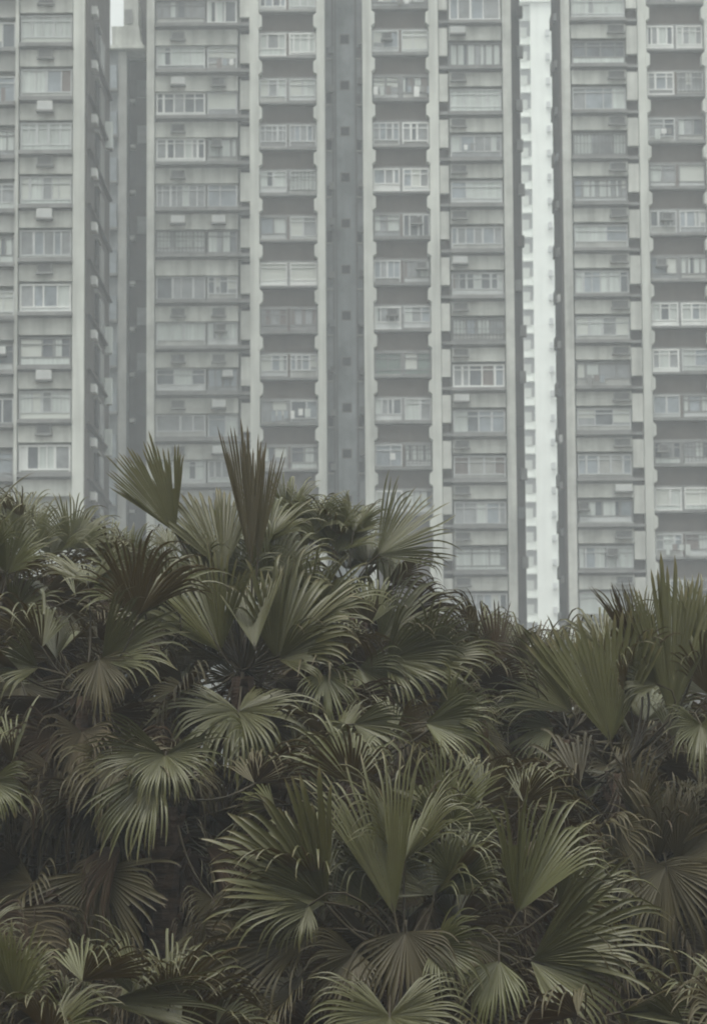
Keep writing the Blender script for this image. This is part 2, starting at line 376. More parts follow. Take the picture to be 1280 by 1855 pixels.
# ------------------------------------------------------------------ main slab block
YM = 168.0
main = empty('apartment_block', (X(600, YM), YM + 8, 0))
class Offs:  # children are modelled in world coordinates under an empty at the block's base
    pass
def settle(root):
    inv = Matrix.Translation(root.location).inverted()
    for ch in root.children: ch.matrix_parent_inverse = inv
tag(main, 'long grey apartment block filling the middle, with a dark recess between two window columns', 'apartment block', 'high-rise apartment buildings')
rA = random.Random(3)
wallbox(main, 'wall', 266, 455, YM + 0.5, YM + 16, 0, TOP, 'greywall', YM)
wallbox(main, 'corner_pier', 266, 280, YM - 0.15, YM + 0.498, 0, TOP, 'cream', YM)
plain_column(main, 'A', 283, 430, lambda k: 47 + 83.4 * k, YM, rA, 850, split=374, acs=((311, 335, 12, 25), (385, 408, 12, 25)), lx=(282, 452), wallmat='cream')
panels(main, 436, 453, lambda k: -20.5 + 83.4 * k + 0, 52, YM, 850)
wallbox(main, 'column_core', 456, 589, YM + 1.0, YM + 15.9, 0, TOP - 0.1, 'brown', YM)
balcony_column(main, 'B', 470, 575, lambda k: 20.5 + 83.3 * k, YM, (453, 470), (575, 590), random.Random(5), 890)
rec = wallbox(main, 'recess_wall', 589, 661, YM + 3.2, YM + 15.8, 0, TOP - 0.2, 'recess', YM)
wallbox(main, 'column_core', 661, 796, YM + 1.0, YM + 15.9, 0, TOP - 0.1, 'brown', YM)
balcony_column(main, 'C', 676, 780, lambda k: 15 + 83.5 * k, YM, (659, 676), (780, 797), random.Random(8), 960)
wallbox(main, 'wall', 797, 930, YM + 0.5, YM + 16, 0, TOP, 'greywall', YM)
wallbox(main, 'corner_pier', 914, 930, YM - 0.15, YM + 0.498, 0, TOP, 'cream', YM)
plain_column(main, 'D', 818, 911, lambda k: 41 + 83.1 * k, YM, random.Random(21), 1110, split=None, acs=((820, 846, 10, 22),), lx=(814, 913), band=22, win=38, acprob=1.0)
panels(main, 798, 814, lambda k: -32 + 83.1 * k, 50, YM, 1090)
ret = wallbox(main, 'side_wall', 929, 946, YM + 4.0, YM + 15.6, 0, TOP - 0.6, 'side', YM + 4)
# recess fittings
YR = YM + 3.2
for k in range(0, 11):
    y = 62 + 83.4 * k
    p = MB(); p.box(X(617, YR), X(636, YR), YR - 0.06, YR + 0.2, Z(626, y + 19, YR), Z(626, y, YR), 'acgrey')
    p.box(X(619, YR), X(634, YR), YR - 0.07, YR - 0.062, Z(626, y + 17, YR), Z(626, y + 2, YR), 'dark'); p.build('recess_window', main)
    for px, w_ in ((593, 9), (648, 8)):
        p = MB(); p.box(X(px, YR), X(px + w_, YR), YR - 0.05, YR + 0.1, Z(px, y + 44, YR), Z(px, y + 24, YR), rng.choice(['dark', 'glass_d', 'pipe']))
        p.box(X(px, YR) - 0.04, X(px + w_, YR) + 0.04, YR - 0.16, YR - 0.055, Z(px, y + 47, YR), Z(px, y + 44.3, YR), 'greywall'); p.build('recess_window', main)
    for px in (597, 650):
        q = MB(); yy = y + rng.uniform(-6, 30)
        q.box(X(px, YR), X(px + 9, YR), YR - 0.4, YR - 0.004, Z(px, yy + 12, YR), Z(px, yy, YR), rng.choice(['acgrey', 'acgrey', 'pipe', 'recess'])); q.build('air_conditioner', main)
for px in (603, 608, 645):
    d = MB(); d.box(X(px, YR), X(px + 3, YR), YR - 0.14, YR - 0.03, 0, TOP - 1, 'pipe'); d.build('drain_pipe', main)
b = MB(); b.box(X(611, YR), X(642, YR), YR - 0.05, YR + 0.05, 0, TOP - 0.5, 'greywall'); 
strip = b.build('recess_strip', main); M['strip'] = mat('weathered_strip', (0.30, 0.325, 0.335), 0.9, 0.35, streak=0.3, nscale=0.35); strip.data.materials[0] = M['strip']
for i in range(13):
    y = 10 + i * 83.2 + rng.uniform(-8, 8)
    q = MB(); Yq = YM + 4.0; px = rng.choice([938, 940, 932])
    q.box(X(px, Yq), X(px + 11, Yq), Yq - 0.5, Yq - 0.004, Z(940, y + 20, Yq), Z(940, y, Yq), rng.choice(['acgrey', 'side', 'recess'])); q.build('air_conditioner', main)
rf = MB(); rf.box(X(266, YM), X(930, YM), YM + 0.2, YM + 16.2, TOP + 0.004, TOP + 0.6, 'greywall'); rf.build('roof', main)
settle(main)

# ------------------------------------------------------------------ right block
right_b = empty('apartment_block', (X(1200, YM), YM + 8, 0))
tag(right_b, 'cream apartment block at the right edge, beyond the bright slot', 'apartment block', 'high-rise apartment buildings')
wallbox(right_b, 'wall', 1021, 1162, YM + 0.5, YM + 6.2, 0, TOP, 'greywall', YM)
wallbox(right_b, 'corner_pier', 1021, 1037, YM - 0.15, YM + 0.498, 0, TOP, 'cream', YM)
plain_column(right_b, 'E', 1041, 1138, lambda k: 37 + 83.2 * k, YM, random.Random(34), 1130, acs=((1107, 1136, 10, 22),), lx=(1038, 1140), band=22, win=38, acprob=1.0)
panels(right_b, 1140, 1160, lambda k: -36 + 83.2 * k, 51, YM, 1090)
wallbox(right_b, 'column_core', 1163, 1420, YM + 1.0, YM + 15.2, 0, TOP - 0.1, 'brown', YM)
balcony_column(right_b, 'F', 1178, 1282, lambda k: 6.5 + 83.8 * k, YM, (1161, 1177), (1283, 1300), random.Random(55), 1060)
# the shaded flank seen edge-on, with window hoods sticking out
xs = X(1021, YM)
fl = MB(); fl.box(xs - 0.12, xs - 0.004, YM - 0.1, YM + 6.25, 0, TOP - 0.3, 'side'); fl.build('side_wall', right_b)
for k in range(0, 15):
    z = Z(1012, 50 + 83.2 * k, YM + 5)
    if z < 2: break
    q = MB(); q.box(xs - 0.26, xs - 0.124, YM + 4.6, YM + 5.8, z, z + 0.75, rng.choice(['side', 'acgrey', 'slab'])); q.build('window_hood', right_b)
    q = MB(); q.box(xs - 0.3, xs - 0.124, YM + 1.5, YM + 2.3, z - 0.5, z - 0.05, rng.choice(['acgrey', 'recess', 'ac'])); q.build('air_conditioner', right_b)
settle(right_b)

# ------------------------------------------------------------------ left tower (nearer)
YL = 144.3
left_b = empty('apartment_tower', (X(60, YL), YL + 7, 0))
tag(left_b, 'pale apartment tower at the left edge, standing closest of the buildings', 'apartment block', 'high-rise apartment buildings')
wallbox(left_b, 'wall', -260, 153, YL + 0.5, YL + 13, 0, 64, 'cream', YL)
wallbox(left_b, 'corner_pier', 132, 153.5, YL - 0.15, YL + 0.498, 0, 64, 'pier', YL)
wallbox(left_b, 'pilaster', 27, 33, YL - 0.2, YL + 0.498, 0, 64, 'cream', YL)
plain_column(left_b, 'L', 36, 129, lambda k: -14 + 97.3 * k, YL, random.Random(77), 900, acs=((68, 95, 5, 22),), lx=(34, 131), band=27, win=48, acprob=0.9)
rl = random.Random(14)
plain_column(left_b, 'K', -70, 26, lambda k: -5 + 97.3 * k, YL, rl, 900, lx=(-72, 27), band=27, win=44, wallmat='greywall')
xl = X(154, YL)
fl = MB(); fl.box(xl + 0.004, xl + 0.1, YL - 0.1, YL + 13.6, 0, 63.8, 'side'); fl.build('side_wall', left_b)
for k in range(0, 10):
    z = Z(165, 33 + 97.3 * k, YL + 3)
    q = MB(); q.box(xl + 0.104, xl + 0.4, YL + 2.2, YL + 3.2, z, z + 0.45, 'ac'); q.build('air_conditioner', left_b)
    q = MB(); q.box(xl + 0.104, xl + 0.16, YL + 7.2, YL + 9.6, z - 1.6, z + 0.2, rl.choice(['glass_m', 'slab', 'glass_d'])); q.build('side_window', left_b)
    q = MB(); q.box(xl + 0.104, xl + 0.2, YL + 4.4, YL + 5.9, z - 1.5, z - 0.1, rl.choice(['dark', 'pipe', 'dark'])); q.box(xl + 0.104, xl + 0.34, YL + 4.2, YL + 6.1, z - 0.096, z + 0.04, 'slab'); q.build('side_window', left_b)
    q = MB(); q.box(xl + 0.104, xl + 0.3, YL + 0.1, YL + 13.4, z - 2.0, z - 1.9, 'side'); q.build('floor_band', left_b)
    if k in (1, 5, 6, 7, 9):
        q = MB(); q.box(xl + 0.104, xl + 0.5, YL + 10.6, YL + 11.2, z - 2.4, z - 0.9, 'curtain'); q.build('bay_cheek', left_b)
settle(left_b)

# ------------------------------------------------------------------ link block in the left slot, with its rooftop room
YK = 176.0
link = empty('link_block', (X(220, YK), YK + 5, 0))
tag(link, 'shadowed lower block squeezed in the slot beside the left tower, pale room on its roof', 'apartment block', 'high-rise apartment buildings')
zr = Z(220, 91, YK)
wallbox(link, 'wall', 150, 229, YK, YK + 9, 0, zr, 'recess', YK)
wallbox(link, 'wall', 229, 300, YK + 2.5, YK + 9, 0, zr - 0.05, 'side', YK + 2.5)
wallbox(link, 'corner_strip', 214, 229.5, YK - 0.12, YK - 0.004, 0, zr - 0.1, 'greywall', YK)
for k in range(0, 10):
    y = 120 + 83.5 * k
    q = MB(); q.box(X(197, YK), X(212, YK), YK - 0.3, YK - 0.004, Z(205, y + 42, YK), Z(205, y, YK), 'glass_b')
    q.box(X(195, YK), X(213.5, YK), YK - 0.4, YK - 0.004, Z(205, y + 47, YK), Z(205, y + 42.3, YK), 'slab'); q.build('window', link)
    q = MB(); q.box(X(231, YK), X(240, YK), YK + 1.9, YK + 2.49, Z(235, y + 52, YK), Z(235, y + 46, YK), 'ac'); q.build('air_conditioner', link)
    q = MB(); q.box(X(243, YK), X(262, YK), YK + 2.4, YK + 2.49, Z(250, y + 40, YK), Z(250, y + 8, YK), rng.choice(['glass_m', 'slab', 'side'])); q.build('window', link)
wallbox(link, 'shade_wall', 249.5, 310, YK + 3.5, YK + 8.8, zr + 0.5, TOP - 2, 'side', YK + 3.5)  # added dark wall, imitates the main block's shaded side
rfm = MB()
rfm.box(X(188, YK), X(262, YK), YK - 0.5, YK + 9.3, zr + 0.004, Z(220, 85, YK), 'pier')
room = rfm.build('roof', link)
q = MB(); zc = Z(220, 85, YK) + 0.004
q.prism([(X(201, YK), zc), (X(262, YK), zc), (X(253, YK), Z(250, 68, YK)), (X(250, YK), Z(250, 43, YK)), (X(200, YK), Z(225, 43, YK))], YK + 0.6, YK + 3.4, 'cream')
q.build('roof_room', link)
q = MB(); zc = Z(230, 43, YK) + 0.004
q.box(X(221, YK), X(248, YK), YK + 1.0, YK + 3.4, zc, zc + 2.0, 'cream')
q.box(X(223, YK), X(237, YK), YK + 0.9, YK + 0.996, Z(230, 36, YK), Z(230, 10, YK), 'acgrey')
q.build('roof_room', link)
settle(link)

# ------------------------------------------------------------------ white tower seen through the slot
YW = 323.0
wt = empty('white_tower', (X(975, YW), YW + 9, 0))
tag(wt, 'bright white tower far behind, seen through the narrow slot between grey blocks', 'tower block', 'high-rise apartment buildings')
wallbox(wt, 'wall', 966, 1060, YW, YW + 18, 0, Z(985, 4, YW), 'white', YW)
wallbox(wt, 'wall', 915, 966, YW + 1.2, YW + 18, 0, Z(950, 4, YW) - 0.1, 'white', YW)
wallbox(wt, 'roof', 940, 1064, YW - 0.4, YW + 19, Z(985, 4, YW) + 0.004, Z(985, -14, YW), 'white', YW)
for k in range(0, 27):
    y = 39 + 43.55 * k
    q = MB(); Yq = YW + 1.2
    px0, px1 = 946.5 , 965.5
    q.box(X(px0, Yq), X(px1, Yq), Yq - 0.04, Yq - 0.004, Z(955, y + 27, Yq), Z(955, y, Yq), 'acgrey')  # grey left bare above and right of the blind imitates recess shadow
    q.box(X(px0, Yq), X(px1 - 6.5, Yq), Yq - 0.09, Yq - 0.044, Z(955, y + 28, Yq), Z(955, y + 11, Yq), 'blind')
    q.box(X(px0, Yq), X(px1, Yq), Yq - 0.5, Yq - 0.045, Z(955, y - 0.2, Yq), Z(955, y - 3, Yq), 'white'); q.build('window', wt)
    q = MB(); q.box(X(993, YW), X(1000, YW), YW - 0.6, YW - 0.004, Z(997, y + 27, YW), Z(997, y + 16, YW), 'fr_grey'); q.build('air_conditioner', wt)
settle(wt)

# ------------------------------------------------------------------ ground
M['ground'] = mat('leaf_litter_soil', (0.065, 0.043, 0.028), 0.95, 0.4, nscale=0.8, bump=0.5)
g = MB(); g.box(-600, 600, -250, 950, -0.3, 0, 'ground'); go = g.build('ground'); tag(go, None, kind='structure')
M['asphalt'] = mat('asphalt', (0.05, 0.05, 0.05), 0.9, 0.25, nscale=4)
g = MB(); g.box(-300, 300, 120, 138, 0.004, 0.012, 'asphalt'); ro = g.build('road'); tag(ro, None, kind='structure')

# invented hillside behind the camera, added to cut low sky light on the palms
M['blocker_slope'] = mat('blocker_green', (0.04, 0.045, 0.022), 0.95, 0.4, nscale=0.3, bump=0.6)
hv, hf = [], []
rh = random.Random(9)
for j in range(13):
    for i in range(41):
        u = j / 12; x = -300 + 15 * i
        hv.append((x, -9 - 75 * u - (rh.uniform(-2, 2) if 0 < j else 0), -0.05 + 58 * u ** 0.85 * (1 - 0.15 * u) + (rh.uniform(-1.5, 1.5) if 0 < j else 0)))
for j in range(12):
    for i in range(40): hf.append((j * 41 + i, (j + 1) * 41 + i, (j + 1) * 41 + i + 1, j * 41 + i + 1))
me = bpy.data.meshes.new('blocker_hill'); me.from_pydata(hv, [], [q[::-1] for q in hf]); me.materials.append(M['blocker_slope']); me.update()
ho_ = bpy.data.objects.new('blocker_hill', me); COL.objects.link(ho_); tag(ho_, None, kind='structure')

# ------------------------------------------------------------------ palm materials
def leaf_mat(name, green, pale, tip, rough=0.36, trans=0.14):
    m = bpy.data.materials.new(name); m.use_nodes = True
    t = m.node_tree; b = t.nodes['Principled BSDF']; out = t.nodes['Material Output']
    at_ = t.nodes.new('ShaderNodeAttribute'); at_.attribute_name = 'along'
    oi = t.nodes.new('ShaderNodeObjectInfo'); tc = t.nodes.new('ShaderNodeTexCoord')
    n = t.nodes.new('ShaderNodeTexNoise'); n.inputs['Scale'].default_value = 5; n.inputs['Detail'].default_value = 4
    t.links.new(tc.outputs['Object'], n.inputs['Vector'])
    ad = t.nodes.new('ShaderNodeMath'); ad.operation = 'ADD'
    n2 = t.nodes.new('ShaderNodeMath'); n2.operation = 'MULTIPLY_ADD'; n2.inputs[1].default_value = 0.9; n2.inputs[2].default_value = -0.2
    t.links.new(n.outputs['Fac'], n2.inputs[0])
    n3 = t.nodes.new('ShaderNodeMath'); n3.operation = 'MULTIPLY'; n3.inputs[1].default_value = 0.5
    t.links.new(oi.outputs['Random'], n3.inputs[0])
    t.links.new(n2.outputs[0], ad.inputs[0]); t.links.new(n3.outputs[0], ad.inputs[1])
    mx = t.nodes.new('ShaderNodeMix'); mx.data_type = 'RGBA'
    mx.inputs['A'].default_value = (*green, 1); mx.inputs['B'].default_value = (*pale, 1)
    t.links.new(ad.outputs[0], mx.inputs['Factor'])
    # dry leaf tips, a real property of the blade
    rp = t.nodes.new('ShaderNodeMapRange'); rp.inputs['From Min'].default_value = 0.86; rp.inputs['From Max'].default_value = 1.0
    rp.inputs['To Max'].default_value = 0.75
    t.links.new(at_.outputs['Fac'], rp.inputs[0])
    mx2 = t.nodes.new('ShaderNodeMix'); mx2.data_type = 'RGBA'; mx2.inputs['B'].default_value = (*tip, 1)
    t.links.new(rp.outputs[0], mx2.inputs['Factor']); t.links.new(mx.outputs['Result'], mx2.inputs['A'])
    # browner, duller underside, tinted to imitate warm shadow
    ge = t.nodes.new('ShaderNodeNewGeometry')
    mx3 = t.nodes.new('ShaderNodeMix'); mx3.data_type = 'RGBA'; mx3.inputs['B'].default_value = (green[0] * 1.12, green[1] * 0.84, green[2] * 0.75, 1)
    t.links.new(ge.outputs['Backfacing'], mx3.inputs['Factor']); t.links.new(mx2.outputs['Result'], mx3.inputs['A'])
    t.links.new(mx3.outputs['Result'], b.inputs['Base Color'])
    b.inputs['Roughness'].default_value = rough; b.inputs['Specular IOR Level'].default_value = 0.45
    if trans:
        tr = t.nodes.new('ShaderNodeBsdfTranslucent'); ms = t.nodes.new('ShaderNodeMixShader'); ms.inputs[0].default_value = trans
        t.links.new(mx3.outputs['Result'], tr.inputs['Color'])
        t.links.new(b.outputs[0], ms.inputs[1]); t.links.new(tr.outputs[0], ms.inputs[2]); t.links.new(ms.outputs[0], out.inputs['Surface'])
    return m
M['leaf'] = leaf_mat('palm_leaf', (0.056, 0.050, 0.011), (0.098, 0.101, 0.034), (0.20, 0.165, 0.08))
M['leaf_dark'] = leaf_mat('shaded_palm_leaf', (0.045, 0.033, 0.008), (0.070, 0.056, 0.015), (0.14, 0.105, 0.06), 0.5, 0.12)  # aged brown leaf, darkened further to imitate shade between the crowns
M['dead'] = leaf_mat('dead_palm_leaf', (0.042, 0.030, 0.012), (0.062, 0.046, 0.019), (0.075, 0.058, 0.028), 0.8, 0.05)
M['stalk'] = mat('green_stalk', (0.038, 0.028, 0.013), 0.6, 0.25, spec=0.3, nscale=4)
M['trunk'] = mat('fibrous_trunk', (0.050, 0.031, 0.019), 0.95, 0.4, scale=(1, 1, 6), nscale=3, bump=0.8)

# ------------------------------------------------------------------ frond generator
def frond_mesh(R, A, cup, recurve, droop, g, seed, nseg=None, split=0.4, fold=0.85, m='leaf', rag=0.085):
    """a pleated fan: hub at the origin, axis +Y, upper face +Z; the free tips bend under g (unit vector, local)"""
    r = np.random.default_rng(seed)
    nseg = nseg or max(24, int(2 * A / 4.7))
    A = R_(A); C = R_(cup)
    a = np.linspace(-A * r.uniform(.8, 1.08), A * r.uniform(.8, 1.08), nseg) + np.convolve(r.normal(0, 0.85 * A / nseg, nseg), (.25, .5, .25), 'same')
    wa, wk, wp = r.uniform(.05, .16), r.uniform(2, 5), r.uniform(0, 6.28)
    da = 2 * A / (nseg - 1)
    L = R * (1 - 0.22 * (np.abs(a) / max(A, 1.2)) ** 2) * (1 + r.normal(0, rag, nseg))
    broken = r.random(nseg) < 0.05
    L = np.where(broken, L * r.uniform(0.7, 0.9, nseg), L)
    T = np.array([0.02, 0.14, 0.28, 0.42, 0.54, 0.62, 0.70, 0.78, 0.86, 0.93, 1.0]); mm = len(T)
    # fold the two halves of the fan up about the midrib
    ph = a
    Cs = C * np.clip(np.abs(ph) / 0.5, 0, 1) ** 0.8
    d = np.stack([np.sin(ph) * np.cos(Cs), np.cos(ph), np.abs(np.sin(ph)) * np.sin(Cs) + wa * np.sin(wk * ph + wp)], 1)
    d /= np.linalg.norm(d, axis=1)[:, None]
    e = 1e-3
    ph2 = a + e; Cs2 = C * np.clip(np.abs(ph2) / 0.5, 0, 1) ** 0.8
    d2 = np.stack([np.sin(ph2) * np.cos(Cs2), np.cos(ph2), np.abs(np.sin(ph2)) * np.sin(Cs2) + wa * np.sin(wk * ph2 + wp)], 1)
    d2 /= np.linalg.norm(d2, axis=1)[:, None]
    w = d2 - d; w /= np.linalg.norm(w, axis=1)[:, None]
    sp = np.clip(split + r.normal(0, 0.035, nseg) + 0.08 * np.cos(a), 0.3, 0.8)
    dr = droop * np.clip(r.normal(1, 0.4, nseg), 0.2, 2.4)
    kink = np.clip(sp + 0.12 + r.normal(0, 0.05, nseg), 0, 0.92)
    sway = r.normal(0, 0.08, nseg)
    g = np.array(g)
    p = np.zeros((nseg, 3)); cur = d.copy(); P = np.zeros((nseg, mm, 3)); D = np.zeros((nseg, mm, 3)); last = 0.0
    wv = np.repeat(w[:, None, :], mm, 1)
    for j, t in enumerate(T):
        p = p + cur * (L * (t - last))[:, None]
        P[:, j] = p; D[:, j] = cur
        # costa: whole blade arches back; tips: bend under their weight
        rec = -recurve * (t ** 1.0) * 0.16 * (0.35 + 0.65 * np.clip(np.cos(a), 0, 1))
        cur = cur + np.stack([np.zeros(nseg), np.zeros(nseg), rec], 1)
        k = np.clip((t - kink) / 0.12, 0, 1.0)
        early = 0.05 * np.clip((t - 0.3) / 0.3, 0, 1)
        cur = cur + g[None] * (dr * (0.27 * k + early))[:, None] + w * (sway * k)[:, None]
        cur /= np.linalg.norm(cur, axis=1)[:, None]
        last = t
    hw0 = (L[:, None] * T[None]) * math.tan(da / 2) * 1.02
    hs = (L * sp) * math.tan(da / 2)
    tail = np.clip((1 - T[None]) / (1 - sp[:, None]), 0, 1) ** 0.72
    fr_ = np.clip((T[None] - sp[:, None]) / (1 - sp[:, None]), 0, 1)
    hw = np.where(T[None] <= sp[:, None], hw0, hs[:, None] * (1 - 0.30 * np.clip(fr_ / 0.3, 0, 1)) * np.clip((1 - fr_) / 0.4, 0, 1) ** 0.55) + 0.0008
    n = np.cross(wv, D); n /= np.linalg.norm(n, axis=2)[..., None] + 1e-9
    V = np.stack([P - wv * hw[..., None], P - n * (fold * hw)[..., None], P + wv * hw[..., None]], 2)  # nseg, mm, 3, 3
    V = V.reshape(-1, 3)
    idx = np.arange(nseg * mm * 3).reshape(nseg, mm, 3)
    q1 = np.stack([idx[:, :-1, 0], idx[:, :-1, 1], idx[:, 1:, 1], idx[:, 1:, 0]], -1).reshape(-1, 4)
    q2 = np.stack([idx[:, :-1, 1], idx[:, :-1, 2], idx[:, 1:, 2], idx[:, 1:, 1]], -1).reshape(-1, 4)
    lost = r.random(nseg) < 0.035
    keep = np.repeat(~lost, mm - 1) | (np.tile(np.arange(mm - 1), nseg) < 4)
    Q = np.concatenate([q1[keep], q2[keep]])
    me = bpy.data.meshes.new('frond')
    me.vertices.add(len(V)); me.vertices.foreach_set('co', V.ravel())
    me.loops.add(Q.size); me.loops.foreach_set('vertex_index', Q.ravel().astype(np.int32))
    me.polygons.add(len(Q)); me.polygons.foreach_set('loop_start', np.arange(0, Q.size, 4, dtype=np.int32))
    at_ = me.attributes.new('along', 'FLOAT', 'POINT')
    at_.data.foreach_set('value', np.repeat(np.tile(T, nseg), 3).astype(np.float32))
    me.materials.append(M[m])
    me.update(calc_edges=True); me.validate()
    return me

def tube(pts, rads, name, parent, m='stalk', sides=6):
    v, f = [], []
    n = len(pts)
    for i, p in enumerate(pts):
        t = (pts[min(i + 1, n - 1)] - pts[max(i - 1, 0)]).normalized()
        u = t.cross(Vector((0.13, 0.9, 0.2))).normalized(); w_ = t.cross(u)
        for s in range(sides):
            an = 2 * math.pi * s / sides
            v.append(p + (u * math.cos(an) + w_ * math.sin(an) * 0.7) * rads[i])
    for i in range(n - 1):
        for s in range(sides):
            f.append((i * sides + s, i * sides + (s + 1) % sides, (i + 1) * sides + (s + 1) % sides, (i + 1) * sides + s))
    f.append(tuple(range(sides))[::-1]); f.append(tuple((n - 1) * sides + s for s in range(sides)))
    me = bpy.data.meshes.new(name); me.from_pydata([tuple(p) for p in v], [], f)
    me.polygons.foreach_set('use_smooth', [True] * len(f)); me.materials.append(M[m]); me.update()
    o = bpy.data.objects.new(name, me); COL.objects.link(o)
    if parent: o.parent = parent
    return o

def frame_from(axis, nrm):
    y = axis.normalized(); z = (nrm - y * nrm.dot(y)).normalized(); x = y.cross(z)
    return Matrix((x, y, z)).transposed()

UPV = Vector((0, 0, 1))
# shared meshes for the many ordinary fronds: by pitch of the leaf axis
VAR = {}
for pi, pitch in enumerate((80, 55, 30, 5, -20, -45, -70)):
    rot = frame_from(Vector((0, math.cos(R_(pitch)), math.sin(R_(pitch)))), UPV if pitch < 79 else Vector((0, -1, 0.2)))
    gl = rot.transposed() @ Vector((0, 0, -1))
    for s in range(7):
        rr = random.Random(pi * 10 + s)
        VAR[pitch, s] = frond_mesh(0.82, rr.uniform(75, 120), rr.uniform(28, 62), rr.uniform(0.3, 1.4), rr.choice((0.6, 1.0, 1.5, 2.2)), gl, pi * 31 + s)
        VAR[pitch, s, 'old'] = frond_mesh(0.82, rr.uniform(90, 120), rr.uniform(20, 45), 1.0, 1.4, gl, pi * 57 + s, m='leaf_dark')
        if pitch <= -45: VAR[pitch, s, 'dead'] = frond_mesh(0.75, rr.uniform(70, 100), rr.uniform(40, 65), 0.8, 1.8, gl, pi * 77 + s, m='dead', rag=0.12)
STALK = {}
for s in range(3):
    Ls = (0.55, 0.75, 0.95)[s]
    o = tube([Vector((0, -Ls + Ls * i / 5, -0.10 * math.sin(math.pi * i / 5) * Ls)) for i in range(5)] + [Vector((0, 0.0, 0.0)), Vector((0, 0.12, -0.01)), Vector((0, 0.26, -0.03))],
             [0.017, 0.014, 0.012, 0.011, 0.010, 0.009, 0.007, 0.003], 'stalk', None)
    STALK[Ls] = o.data; bpy.data.objects.remove(o)

def put(name, me, parent, mw):
    o = bpy.data.objects.new(name, me); COL.objects.link(o); o.parent = parent
    o.matrix_local = parent_inv(parent) @ mw
    return o
def parent_inv(p): return Matrix.Translation(p.location).inverted()

KEYS = []   # (pixel of the middle of a placed frond, its radius, its distance)
def project(p):
    d = p - EYE; f = d.dot(fwd)
    return 640 + F * d.dot(right) / f, 927.5 - F * d.dot(up) / f
def crowds(p):
    x, y = project(p)
    for kx, ky, kr, kY in KEYS:
        if p.y < kY + 0.15 and (x - kx) ** 2 + (y - ky) ** 2 < kr * kr: return True
    return False

SKY_X = [-200, 0, 150, 200, 320, 345, 480, 560, 640, 730, 800, 830, 950, 1010, 1080, 1180, 1280, 1500]
SKY_Y = [890, 890, 910, 965, 965, 880, 880, 880, 900, 920, 1005, 1085, 1110, 1150, 1115, 1070, 1045, 1040]
def too_high(p):
    x, y = project(p)
    return y < np.interp(x, SKY_X, SKY_Y)

